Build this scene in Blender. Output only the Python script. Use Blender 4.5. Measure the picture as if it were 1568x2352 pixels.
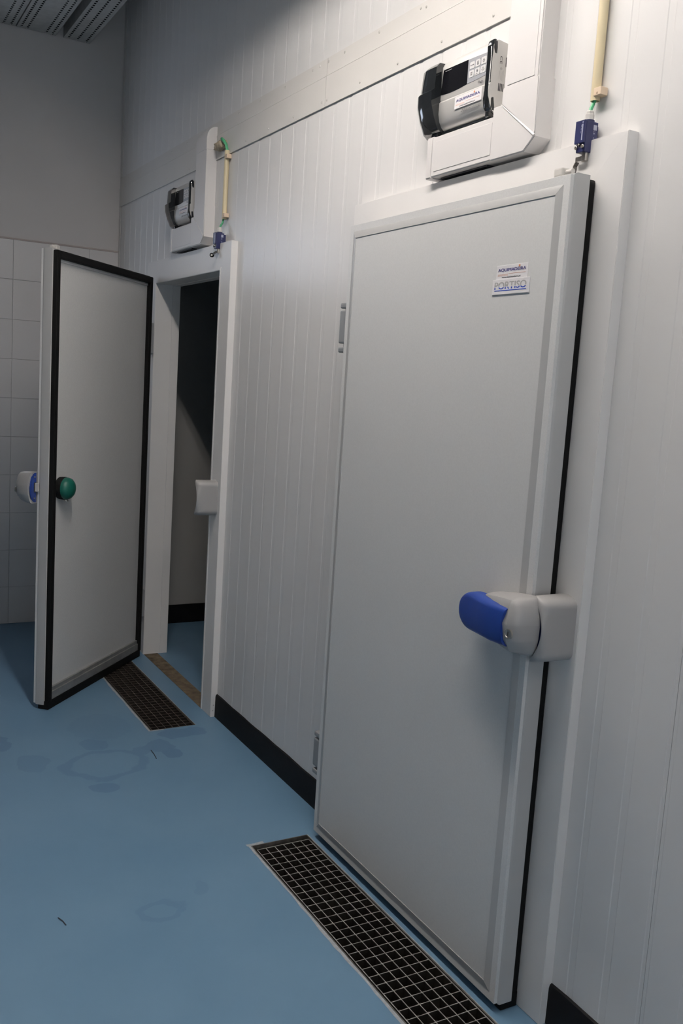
import bpy, bmesh, math, random
from mathutils import Vector, Matrix
random.seed(4)
for o in list(bpy.data.objects): bpy.data.objects.remove(o, do_unlink=True)
SC = bpy.context.scene
COL = SC.collection

# ------------------------------------------------------------------ camera, world, exposure
cam = bpy.data.objects.new('camera', bpy.data.cameras.new('camera')); COL.objects.link(cam)
right = Vector((0.48626338, 0.87154175, 0.06295155)); up = Vector((-0.14933685, 0.01190525, 0.98871471)); fwd = Vector((-0.86095669, 0.49017674, -0.13594238))
m = Matrix((right, up, -fwd)).transposed().to_4x4(); m.translation = (2.554, -1.5604, 1.540)
cam.matrix_world = m
cam.data.sensor_fit = 'VERTICAL'; cam.data.sensor_height = 36; cam.data.sensor_width = 24
cam.data.lens = 2113.0 / 2352 * 36; cam.data.clip_start = 0.02
SC.camera = cam
world = bpy.data.worlds.new('world'); SC.world = world; world.use_nodes = True
world.node_tree.nodes['Background'].inputs[0].default_value = (.5, .6, .75, 1)
world.node_tree.nodes['Background'].inputs[1].default_value = 0.02
SC.view_settings.view_transform = 'Standard'; SC.view_settings.look = 'None'; SC.view_settings.gamma = 1
SC.view_settings.use_curve_mapping = False
SC.view_settings.exposure = 0.0
SC.cycles.max_bounces = 7; SC.cycles.diffuse_bounces = 4; SC.cycles.glossy_bounces = 3; SC.cycles.transmission_bounces = 2
LAMP_POWER = 103.0      # emission strength of the fluorescent tubes
ADDED_LAMP_POWER = 40.0    # added unseen lamp further along the row, lifts the far left
LAMP_COL = (1.0, .93, .87)
ADDED_WIN_POWER = 4.5     # glow of an invented, unseen high window for the wall highlight
ADDED_WIN2_POWER = 1.6    # glow of an added, unseen window: soft fill from the right
FILL_POWER = 1.0       # added unseen fill tubes across the room

# ------------------------------------------------------------------ materials
MATS = {}
def mat(name, col, rough=.5, metal=0, spec=.5, noise=None, bump=None, emit=None, coat=0):
    """noise=(scale, amount, detail) tints the colour, bump=(scale, strength, distance) is fine relief"""
    if name in MATS: return MATS[name]
    M = bpy.data.materials.new(name); M.use_nodes = True; nt = M.node_tree; N = nt.nodes; L = nt.links
    b = N['Principled BSDF']
    b.inputs['Base Color'].default_value = (*col, 1); b.inputs['Roughness'].default_value = rough
    b.inputs['Metallic'].default_value = metal; b.inputs['Specular IOR Level'].default_value = spec
    b.inputs['Coat Weight'].default_value = coat
    if emit: b.inputs['Emission Color'].default_value = (*emit[0], 1); b.inputs['Emission Strength'].default_value = emit[1]
    tc = N.new('ShaderNodeTexCoord')
    if noise:
        n = N.new('ShaderNodeTexNoise'); n.inputs['Scale'].default_value = noise[0]; n.inputs['Detail'].default_value = noise[2] if len(noise) > 2 else 4
        r = N.new('ShaderNodeValToRGB'); a = noise[1]
        r.color_ramp.elements[0].position = .3; r.color_ramp.elements[1].position = .7
        r.color_ramp.elements[0].color = (*[c * (1 - a) for c in col], 1); r.color_ramp.elements[1].color = (*[min(1, c * (1 + a)) for c in col], 1)
        L.new(tc.outputs['Object'], n.inputs['Vector']); L.new(n.outputs['Fac'], r.inputs[0]); L.new(r.outputs[0], b.inputs['Base Color'])
    if bump:
        n2 = N.new('ShaderNodeTexNoise'); n2.inputs['Scale'].default_value = bump[0]; n2.inputs['Detail'].default_value = 3
        bp = N.new('ShaderNodeBump'); bp.inputs['Strength'].default_value = bump[1]; bp.inputs['Distance'].default_value = bump[2]
        L.new(tc.outputs['Object'], n2.inputs['Vector']); L.new(n2.outputs['Fac'], bp.inputs['Height']); L.new(bp.outputs[0], b.inputs['Normal'])
    MATS[name] = M
    return M
PANEL = mat('panel_white', (.71, .70, .69), .36, noise=(3, .015), bump=(90, .02, .001))
CASING = mat('casing_white', (.77, .755, .74), .42, noise=(6, .015))
TRIM = mat('trim_cream', (.66, .64, .61), .45, noise=(5, .02))
LEAF = mat('leaf_grey', (.665, .665, .655), .45, noise=(260, .025, 2), bump=(900, .15, .0004))
LEAFIN = mat('leaf_inside', (.68, .68, .67), .38, noise=(260, .04, 2), bump=(900, .12, .0004))
RAIL = mat('rail_white', (.46, .46, .455), .34, noise=(9, .02))
BLACKR = mat('rubber_black', (.005, .005, .005), .7, spec=.2, bump=(200, .1, .001))
SKIRT = mat('skirting_black', (.005, .005, .006), .6, spec=.2, noise=(30, .3), bump=(60, .2, .001))
PLAST = mat('plastic_grey', (.35, .345, .34), .38, bump=(700, .08, .0003))
BLUE = mat('plastic_blue', (.008, .042, .26), .42, bump=(500, .05, .0003))
HINGE = mat('hinge_grey', (.27, .28, .29), .45)
WHITE = mat('duct_white', (.68, .66, .65), .42, noise=(8, .01))
LINE = mat('lid_line', (.50, .48, .47), .6)
SILVER = mat('box_silver', (.56, .55, .53), .34, metal=.25, bump=(600, .04, .0003))
SMOKE = mat('smoked_black', (.012, .014, .016), .10, coat=.6)
SCREEN = mat('screen_black', (.006, .006, .008), .16)
KEYPAD = mat('keypad_grey', (.30, .31, .335), .5)
KEY = mat('key_white', (.62, .615, .61), .5)
PAPER = mat('sticker_white', (.78, .76, .77), .35)
NAVY = mat('ink_navy', (.030, .025, .16), .5)
INKBLUE = mat('ink_blue', (.035, .08, .45), .5)
ORANGE = mat('ink_orange', (.72, .26, .10), .5)
PEACH = mat('ink_peach', (.80, .48, .36), .5)
INK = mat('ink_black', (.03, .03, .035), .5)
INKGREY = mat('ink_grey', (.42, .41, .40), .5)
SWBLUE = mat('switch_blue', (.014, .019, .080), .38, bump=(400, .05, .0003))
SWPRINT = mat('switch_print', (.38, .40, .50), .5)
GLAND = mat('gland_grey', (.58, .56, .53), .5)
GREEN = mat('cable_green', (.07, .36, .17), .45)
CREAM = mat('conduit_cream', (.66, .565, .37), .45, noise=(20, .03))
CLIP = mat('clip_cream', (.70, .55, .40), .5)
STEEL = mat('steel', (.50, .47, .43), .32, metal=1)
DARKST = mat('dark_steel', (.16, .15, .14), .4, metal=.8)
TRAYM = mat('tray_zinc', (.47, .475, .46), .5, metal=.15, noise=(25, .10))
GALV = mat('galvanised', (.36, .36, .35), .5, metal=.5, noise=(25, .12))
def worn_shaded(name, dark, bright):
    """dark steel rubbed bright on top; shade on the sides put into the colour"""
    M = mat(name, dark, .5, metal=.5); nt = M.node_tree; N = nt.nodes; L = nt.links; b = N['Principled BSDF']
    tc = N.new('ShaderNodeTexCoord'); sp = N.new('ShaderNodeSeparateXYZ'); L.new(tc.outputs['Object'], sp.inputs[0])
    r = N.new('ShaderNodeMapRange'); r.inputs['From Min'].default_value = -.0042; r.inputs['From Max'].default_value = -.0028; L.new(sp.outputs['Z'], r.inputs['Value'])  # painted shade: bars go dark just below the top edge
    n = N.new('ShaderNodeTexNoise'); n.inputs['Scale'].default_value = 45; L.new(tc.outputs['Object'], n.inputs['Vector'])
    m_ = N.new('ShaderNodeMath'); m_.operation = 'MULTIPLY'; L.new(r.outputs[0], m_.inputs[0]); L.new(n.outputs['Fac'], m_.inputs[1]); m2 = N.new('ShaderNodeMath'); m2.operation = 'MULTIPLY'; m2.use_clamp = True; m2.inputs[1].default_value = 1.7; L.new(m_.outputs[0], m2.inputs[0])
    x = N.new('ShaderNodeMix'); x.data_type = 'RGBA'; x.inputs['A'].default_value = (*dark, 1); x.inputs['B'].default_value = (*bright, 1); L.new(m2.outputs[0], x.inputs['Factor']); L.new(x.outputs['Result'], b.inputs['Base Color'])
    return M
GRATE = worn_shaded('grating_steel', (.040, .035, .030), (.55, .53, .50))
GRATEB = worn_shaded('grating_brown', (.035, .029, .025), (.17, .14, .12))
CHANNEL = mat('channel_dark', (.020, .017, .014), .6, metal=.2, noise=(30, .4))
FRAMEST = mat('frame_steel', (.16, .15, .135), .5, metal=.6, noise=(40, .35))
PAINTED = mat('paint_edge', (.36, .38, .40), .7, noise=(80, .15))
TILE = mat('tile_white', (.74, .715, .70), .30, noise=(1.5, .02))
GROUT = mat('grout', (.56, .545, .53), .8)
PLASTER = mat('plaster', (.66, .63, .61), .85, noise=(4, .02), bump=(120, .05, .001))
ROOMW = mat('room_wall', (.55, .54, .53), .8, noise=(3, .02))
CONC = mat('bare_concrete', (.13, .098, .06), .9, noise=(28, .55, 8), bump=(60, .6, .004))
KGREEN = mat('knob_green', (.004, .105, .075), .42)
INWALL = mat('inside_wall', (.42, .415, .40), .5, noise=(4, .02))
FOAM = mat('foam_beige', (.45, .37, .26), .9, noise=(40, .25), bump=(50, .8, .01))
DIRT = mat('sliver_dark', (.03, .035, .05), .7)
TUBE = mat('tube_glow', (.9, .9, .9), .5, emit=(LAMP_COL, LAMP_POWER))
FILLTUBE = mat('tube_glow_fill', (.9, .9, .9), .5, emit=((.93, .96, 1.0), FILL_POWER))
ADDTUBE = mat('tube_glow_added', (.9, .9, .9), .5, emit=(LAMP_COL, ADDED_LAMP_POWER))
GLOWPANE2 = mat('added_glow_fill', (.8, .85, .9), .5, emit=((.80, .90, 1.0), ADDED_WIN2_POWER))
GLOWPANE = mat('added_glow_high', (.8, .85, .9), .5, emit=((.72, .82, 1.0), ADDED_WIN_POWER))

# ------------------------------------------------------------------ mesh helpers
def box(bm, x0, x1, y0, y1, z0, z1, bev=0, seg=2):
    r = bmesh.ops.create_cube(bm, size=1)
    vs = r['verts']
    for v in vs: v.co = Vector(((x0 + x1) / 2 + v.co.x * (x1 - x0), (y0 + y1) / 2 + v.co.y * (y1 - y0), (z0 + z1) / 2 + v.co.z * (z1 - z0)))
    if bev:
        es = list({e for v in vs for e in v.link_edges})
        bmesh.ops.bevel(bm, geom=es, offset=bev, segments=seg, affect='EDGES', profile=.6)
    return vs
def poly(bm, ring0, ring1):
    """closed prism between two equal rings"""
    a = [bm.verts.new(p) for p in ring0]; b = [bm.verts.new(p) for p in ring1]; n = len(a)
    for i in range(n): bm.faces.new((a[i], a[(i + 1) % n], b[(i + 1) % n], b[i]))
    bm.faces.new(a[::-1]); bm.faces.new(b)
def loft(bm, rings, cap=True, closed=True):
    R = [[bm.verts.new(p) for p in r] for r in rings]; n = len(R[0])
    for a, b in zip(R, R[1:]):
        for i in range(n if closed else n - 1): bm.faces.new((a[i], a[(i + 1) % n], b[(i + 1) % n], b[i]))
    if cap: bm.faces.new(R[0][::-1]); bm.faces.new(R[-1])
def cyl(bm, p0, p1, r0, r1=None, n=20):
    p0 = Vector(p0); p1 = Vector(p1); r1 = r0 if r1 is None else r1
    d = (p1 - p0).normalized(); a = d.orthogonal().normalized(); b = d.cross(a)
    f = lambda p, r: [p + (a * math.cos(2 * math.pi * i / n) + b * math.sin(2 * math.pi * i / n)) * r for i in range(n)]
    loft(bm, [f(p0, r0), f(p1, r1)])
def tube(bm, pts, r, n=12):
    pts = [Vector(p) for p in pts]; rings = []; a = None
    for i, p in enumerate(pts):
        d = (pts[min(i + 1, len(pts) - 1)] - pts[max(i - 1, 0)]).normalized()
        a = d.orthogonal().normalized() if a is None else (a - d * a.dot(d)).normalized()
        b = d.cross(a)
        rings.append([p + (a * math.cos(2 * math.pi * k / n) + b * math.sin(2 * math.pi * k / n)) * r for k in range(n)])
    loft(bm, rings)
def lathe(bm, c, axis, prof, n=28):
    """prof = [(distance along axis, radius)]"""
    c = Vector(c); d = Vector(axis).normalized(); a = d.orthogonal().normalized(); b = d.cross(a)
    loft(bm, [[c + d * t + (a * math.cos(2 * math.pi * k / n) + b * math.sin(2 * math.pi * k / n)) * max(r, .0002) for k in range(n)] for t, r in prof])
OFF = {}
def root(name, label, cat, loc=(0, 0, 0), rz=0, group=None, kind=None, local=False):
    o = bpy.data.objects.new(name, None); COL.objects.link(o)
    o.empty_display_size = .1; o.location = loc; o.rotation_euler = (0, 0, rz)
    tag(o, label, cat, group, kind)
    OFF[o.name] = Vector((0, 0, 0)) if local else Vector(loc)
    return o
def tag(o, label, cat, group=None, kind=None):
    o['label'] = label; o['category'] = cat
    if group: o['group'] = group
    if kind: o['kind'] = kind
def mk(name, bm, material, parent=None, label=None, smooth=None, kind=None):
    """link the bmesh as one object; coordinates are the world's (or the rotated root's own)"""
    bmesh.ops.recalc_face_normals(bm, faces=bm.faces)
    off = OFF.get(parent.name, Vector()) if parent else Vector()
    if off.length: bmesh.ops.translate(bm, verts=bm.verts, vec=-off)
    me = bpy.data.meshes.new(name); bm.to_mesh(me); bm.free()
    me.materials.append(material)
    o = bpy.data.objects.new(name, me); COL.objects.link(o)
    if parent: o.parent = parent; OFF[o.name] = off
    if label: o['label'] = label
    if kind: o['kind'] = kind
    if smooth:
        for p in me.polygons: p.use_smooth = True
        me.set_sharp_from_angle(angle=math.radians(smooth))
    return o
def B(*boxes, bev=0):
    bm = bmesh.new()
    for b in boxes: box(bm, *b, bev=bev)
    return bm
def text_bm(body, w, h, frame, bold=0, shear=0, depth=.0003, cut=None):
    """flat lettering fitted to w x h; frame maps (right, up, out) to the surface, origin lower left"""
    cu = bpy.data.curves.new('t', 'FONT'); cu.body = body; cu.offset = 0; cu.shear = shear; cu.extrude = 0; cu.resolution_u = 3
    ob = bpy.data.objects.new('t', cu); COL.objects.link(ob)
    dg = bpy.context.evaluated_depsgraph_get(); dg.update()
    me = bpy.data.meshes.new_from_object(ob.evaluated_get(dg))
    bm = bmesh.new(); bm.from_mesh(me)
    bpy.data.objects.remove(ob); bpy.data.curves.remove(cu); bpy.data.meshes.remove(me)
    xs = [v.co.x for v in bm.verts]; ys = [v.co.y for v in bm.verts]
    x0, x1, y0, y1 = min(xs), max(xs), min(ys), max(ys)
    for v in bm.verts: v.co = Vector(((v.co.x - x0) / (x1 - x0) * w, (v.co.y - y0) / (y1 - y0) * h, depth))
    if bold:                                 # heavier strokes: copies set slightly aside
        src = bm.faces[:]; k_ = bold * h
        for i_, (dx, dy) in enumerate(((k_, 0), (-k_, 0), (0, k_ * .6))):
            g = bmesh.ops.duplicate(bm, geom=src)
            bmesh.ops.translate(bm, verts=[e_ for e_ in g['geom'] if isinstance(e_, bmesh.types.BMVert)], vec=(dx, dy, -.00001 * (i_ + 1)))
    if cut is not None:                      # keep what lies above (+) or below (-) the cut height
        bmesh.ops.bisect_plane(bm, geom=bm.verts[:] + bm.edges[:] + bm.faces[:], plane_co=(0, abs(cut), 0), plane_no=(0, 1, 0), clear_outer=cut < 0, clear_inner=cut > 0)
    bmesh.ops.transform(bm, matrix=frame, verts=bm.verts)
    return bm
def face_frame(x, y, z, tilt=0):
    """a surface facing -y: right = +x, up = +z"""
    return Matrix.Translation((x, y, z)) @ Matrix.Rotation(math.radians(90), 4, 'X') @ Matrix.Rotation(tilt, 4, 'Z')
def side_frame(x, y, z):
    """a surface facing +x, lettering running up: right = +z turned, read from the side"""
    return Matrix.Translation((x, y, z)) @ Matrix(((0, 0, 1, 0), (0, 1, 0, 0), (-1, 0, 0, 0), (0, 0, 0, 1)))

# ------------------------------------------------------------------ dimensions (metres)
W = -3.084                      # tiled wall
RX, RY = 4.6, -3.8              # far ends of the room
CEIL = 4.0
TRAYZ = 3.383
C = .030                        # casing thickness
NK = (-.174, 1.016, 2.128)      # near casing x0, x1, top
NO = (-.019, .895, 2.012)       # near opening
FK = (-2.399, -1.227, 2.124)    # far casing
FO = (-2.244, -1.3475, 2.0086)  # far opening
INX = -2.83                     # left wall inside the cold room
BAND = (2.506, 2.611, 2.672)    # cover strip: lower edge, fold, upper edge
D1 = (-.072, 1.084, -.332, -.121)
D2 = (-2.316, -1.160, -.333, -.125)

# ------------------------------------------------------------------ floor with pockets for the drains
def floor_material():
    M = bpy.data.materials.new('blue_floor'); M.use_nodes = True; nt = M.node_tree; N = nt.nodes; L = nt.links
    b = N['Principled BSDF']; b.inputs['Roughness'].default_value = .42; b.inputs['Specular IOR Level'].default_value = .4
    tc = N.new('ShaderNodeTexCoord')
    def noise(scale, detail=4):
        n = N.new('ShaderNodeTexNoise'); n.inputs['Scale'].default_value = scale; n.inputs['Detail'].default_value = detail
        L.new(tc.outputs['Object'], n.inputs['Vector']); return n
    def math_(op, a, c=None, clamp=False):
        n = N.new('ShaderNodeMath'); n.operation = op; n.use_clamp = clamp
        for i, v in enumerate((a, c)):
            if v is None: continue
            if isinstance(v, (int, float)): n.inputs[i].default_value = v
            else: L.new(v, n.inputs[i])
        return n.outputs[0]
    base = N.new('ShaderNodeValToRGB'); base.color_ramp.elements[0].position = .3; base.color_ramp.elements[1].position = .7
    base.color_ramp.elements[0].color = (.118, .228, .345, 1); base.color_ramp.elements[1].color = (.142, .258, .375, 1)
    L.new(noise(2.2).outputs['Fac'], base.inputs[0])
    wob = noise(9, 3)
    sx = N.new('ShaderNodeVectorMath'); sx.operation = 'MULTIPLY_ADD'
    L.new(wob.outputs['Color'], sx.inputs[0]); sx.inputs[1].default_value = (.11, .11, 0); L.new(tc.outputs['Object'], sx.inputs[2])
    # damp stains: centre, radii, ring thickness (0 = a filled spot), strength
    stains = [(-.885, -.605, .125, .15, .17, .42), (-.68, -.665, .05, .055, 0, .5), (-.90, -.32, .045, .035, 0, .6), (-.985, -.35, .06, .06, 0, .5),
              (-1.09, -.60, .05, .05, 0, .4), (-1.09, -.21, .06, .11, 0, .55), (-.965, -.43, .04, .04, 0, .4), (-1.24, -.96, .08, .05, 0, .5), (.17, -.72, .05, .07, .25, .3),
              (-1.28, -.52, .15, .13, 0, .16), (-.98, -.86, .09, .05, 0, .3), (.10, -.58, .05, .03, 0, .2)]
    tot = None
    for (cx, cy, rx, ry, ring, k) in stains:
        s = N.new('ShaderNodeVectorMath'); s.operation = 'SUBTRACT'; L.new(sx.outputs[0], s.inputs[0]); s.inputs[1].default_value = (cx + .055, cy + .055, 0)
        d = N.new('ShaderNodeVectorMath'); d.operation = 'MULTIPLY'; L.new(s.outputs[0], d.inputs[0]); d.inputs[1].default_value = (1 / rx, 1 / ry, 0)
        l = N.new('ShaderNodeVectorMath'); l.operation = 'LENGTH'; L.new(d.outputs[0], l.inputs[0]); v = l.outputs['Value']
        if ring: v = math_('SUBTRACT', 1.0, math_('DIVIDE', math_('ABSOLUTE', math_('SUBTRACT', v, 1.0)), ring), True)
        else: v = math_('MULTIPLY', math_('SUBTRACT', 1.05, v), 6.0, True)
        v = math_('MULTIPLY', math_('MINIMUM', math_('MULTIPLY', v, 2.5), 1.0), k)
        tot = v if tot is None else math_('MAXIMUM', tot, v)
    mx = N.new('ShaderNodeMix'); mx.data_type = 'RGBA'; L.new(tot, mx.inputs['Factor']); L.new(base.outputs[0], mx.inputs['A'])
    mx.inputs['B'].default_value = (.070, .150, .270, 1)
    L.new(mx.outputs['Result'], b.inputs['Base Color'])
    bp = N.new('ShaderNodeBump'); bp.inputs['Strength'].default_value = .08; bp.inputs['Distance'].default_value = .002
    L.new(noise(160, 3).outputs['Fac'], bp.inputs['Height']); L.new(bp.outputs[0], b.inputs['Normal'])
    return M
FLOOR = floor_material()
bm = bmesh.new()
xs = sorted([W - .15, D2[0], D2[1], D1[0], D1[1], RX]); ys = sorted([RY, D1[2], D2[2], D1[3], D2[3], 2.9])
def pocket(x0, x1, y0, y1):
    return any(x0 >= d[0] - 1e-6 and x1 <= d[1] + 1e-6 and y0 >= d[2] - 1e-6 and y1 <= d[3] + 1e-6 for d in (D1, D2))
for xa, xb in zip(xs, xs[1:]):
    for ya, yb in zip(ys, ys[1:]):
        if not pocket(xa, xb, ya, yb): box(bm, xa, xb, ya, yb, -.16, 0)
bmesh.ops.remove_doubles(bm, verts=bm.verts, dist=1e-5)
inner = [f for f in bm.faces if abs(f.normal.z) < .5 and all(len(e.link_faces) > 2 for e in f.edges) and False]
fl = mk('floor', bm, FLOOR); tag(fl, 'blue painted floor with damp stains in front of the cold rooms', 'floor', kind='structure')

# ------------------------------------------------------------------ ribbed sandwich panel wall
wall = root('wall_front', 'white ribbed sandwich panel wall that holds both cold room doors', 'wall', (0, 0, 0), kind='structure')
PITCH = .1060; G0 = -.1022; GW = .0235; GD = .0010; GS = .0028
def rib_prism(bm, x0, x1, z0, z1, back=.1):
    front = [(x0, 0)]
    k = math.ceil((x0 - G0 - GW) / PITCH)
    while True:
        g = G0 + k * PITCH
        if g > x1: break
        for x, y in ((g, 0), (g + GS, GD), (g + GW - GS, GD), (g + GW, 0)):
            if x0 + 1e-4 < x < x1 - 1e-4: front.append((x, y))
        k += 1
    front.append((x1, 0))
    if front[1][1] > 0: front[0] = (x0, GD)
    if front[-2][1] > 0: front[-1] = (x1, GD)
    ring = front + [(x1, back), (x0, back)]
    poly(bm, [(x, y, z0) for x, y in ring], [(x, y, z1) for x, y in ring])
edges = [G0 + GW / 2 + PITCH * 10 * j - PITCH * 7 for j in range(-2, 7)]
edges = [W] + [e for e in edges if W + .05 < e < RX] + [RX]
for lo, hi in ((0, 2.56), (2.56, CEIL)):
    for a, b in zip(edges, edges[1:]):
        bm = bmesh.new(); e = .0006
        if lo == 0 and a < FO[1] and b > FO[0]:
            for x0, x1, z0 in ((a, FO[0], 0), (max(a, FO[0]), min(b, FO[1]), FO[2]), (FO[1], b, 0)):
                x0, x1 = max(x0, a), min(x1, b)
                if x1 > x0 + .001: rib_prism(bm, x0 + (e if x0 == a else 0), x1 - (e if x1 == b else 0), z0, hi - e)
        else: rib_prism(bm, a + e, b - e, lo + (e if lo else 0), hi - (0 if lo else e))
        mk('wall_panel', bm, PANEL, wall)
mk('wall_core', B((W, FO[0], .1, .103, 0, CEIL), (FO[1], RX, .1, .103, 0, CEIL), (FO[0], FO[1], .1, .103, FO[2], CEIL)), INWALL, wall)

# ------------------------------------------------------------------ tiled wall
wl = root('wall_left', 'grey plastered wall with white tiles on its lower part', 'wall', (W, 0, 0), kind='structure')
TZ = 2.246; ROWS = 10; TH = TZ / ROWS; TW = .4295
mk('plaster', B((W - .15, W, RY, 0, TZ, CEIL), (W - .15, W - .002, RY, 0, 0, TZ)), PLASTER, wl)
mk('grout_bed', B((W - .002, W + .0005, RY, 0, 0, TZ)), GROUT, wl)
tile_mesh = {}
yb = [0, -.1745] + [-.1745 - TW * i for i in range(1, 9)] + [RY]
for r in range(ROWS):
    for y1, y0 in zip(yb, yb[1:]):
        if y1 - y0 < .02: continue
        key = round(y1 - y0, 4)
        if key not in tile_mesh:
            t = bmesh.new(); box(t, 0, .0035, -(y1 - y0) / 2 + .0012, (y1 - y0) / 2 - .0012, -TH / 2 + .0012, TH / 2 - .0012, bev=.001, seg=1)
            me = bpy.data.meshes.new('tile'); t.to_mesh(me); t.free(); me.materials.append(TILE); tile_mesh[key] = me
        o = bpy.data.objects.new('tile', tile_mesh[key]); COL.objects.link(o); o.parent = wl
        o.location = (.0003, (y0 + y1) / 2, TH * (r + .5))
mk('tile_edge', B((W, W + .008, RY, 0, TZ - .004, TZ + .006), bev=.002), mat('edge_pink', (.50, .43, .40), .7), wl)

# the rest of the room, behind the photographer
for n, b, lab in (('wall_right', (RX, RX + .15, RY - .15, .1, 0, CEIL), 'plain pale wall closing the right end of the room'),
                  ('wall_back', (W - .15, RX + .15, RY - .15, RY, 0, CEIL), 'plain pale wall across the room from the cold room doors')):
    o = mk(n, B(b), ROOMW); tag(o, lab, 'wall', kind='structure')
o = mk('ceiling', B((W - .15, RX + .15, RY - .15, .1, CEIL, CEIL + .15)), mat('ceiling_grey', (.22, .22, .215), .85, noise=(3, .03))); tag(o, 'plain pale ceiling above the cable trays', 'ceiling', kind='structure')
win = root('added_window_1', 'small added window, unseen, glowing high in the tiled wall', 'window', (W, -1.15, 2.0), kind='structure')
mk('added_frame', B((W, W + .03, -1.56, -1.52, 1.98, 2.58), (W, W + .03, -.84, -.80, 1.98, 2.58), (W, W + .03, -1.52, -.84, 1.98, 2.02), (W, W + .03, -1.52, -.84, 2.54, 2.58), (W, W + .03, -1.195, -1.165, 2.02, 2.54)), CASING, win)
for y0, y1 in ((-1.52, -1.195), (-1.165, -.84)): mk('glow_pane', B((W + .006, W + .012, y0, y1, 2.02, 2.54)), GLOWPANE, win)

win = root('added_window_2', 'large added window, unseen, giving fill light from the right end wall', 'window', (RX, -1.3, .9), kind='structure')
mk('added_frame', B(*[(RX - .04, RX, -2.3 + .95 * i - .025, -2.3 + .95 * i + .025, .9, 2.5) for i in range(3)], *[(RX - .04, RX, -2.275, -.425, z, z + .05) for z in (.88, 2.48)]), CASING, win)
for i in range(2): mk('glow_pane', B((RX - .02, RX - .012, -2.275 + .95 * i, -1.375 + .95 * i, .93, 2.48)), GLOWPANE2, win)

# cold room interior behind the open door
IB = 2.7; IR = -.95
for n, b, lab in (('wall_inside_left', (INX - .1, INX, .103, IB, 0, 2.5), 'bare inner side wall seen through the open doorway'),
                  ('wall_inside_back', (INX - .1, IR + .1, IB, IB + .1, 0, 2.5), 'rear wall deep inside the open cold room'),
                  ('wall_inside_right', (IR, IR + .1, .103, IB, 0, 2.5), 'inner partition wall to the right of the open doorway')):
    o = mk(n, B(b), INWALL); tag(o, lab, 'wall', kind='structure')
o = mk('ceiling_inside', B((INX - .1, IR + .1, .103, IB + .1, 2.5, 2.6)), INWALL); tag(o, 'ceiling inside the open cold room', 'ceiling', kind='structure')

# ------------------------------------------------------------------ skirtings
def skirting(name, x0, x1, lab, h=.106):
    bm = bmesh.new(); n = max(3, int((x1 - x0) / .06)); rings = []
    for i in range(n + 1):
        x = x0 + (x1 - x0) * i / n; w = .0012 * math.sin(i * 1.7) + .0008 * math.sin(i * .63 + 1)
        rings.append([(x, .0, 0), (x, -.010, 0), (x, -.0095, .02), (x, -.0085, h - .012 + w), (x, -.006, h - .003 + w), (x, 0, h + w)])
    loft(bm, rings); o = mk(name, bm, SKIRT, smooth=35); tag(o, lab, 'skirting', kind='structure')
skirting('baseboard_left', W + .006, FK[0], 'black skirting behind the open door leaf')
skirting('baseboard_middle', FK[1], NK[0], 'black skirting along the wall between the two cold room doors')
skirting('baseboard_right', NK[1], RX, 'black skirting to the right of the closed door')
o = mk('baseboard_inside', B((INX, INX + .01, .103, IB, 0, .118), bev=.003), SKIRT); tag(o, 'black skirting inside the open cold room', 'skirting', kind='structure')

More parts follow.
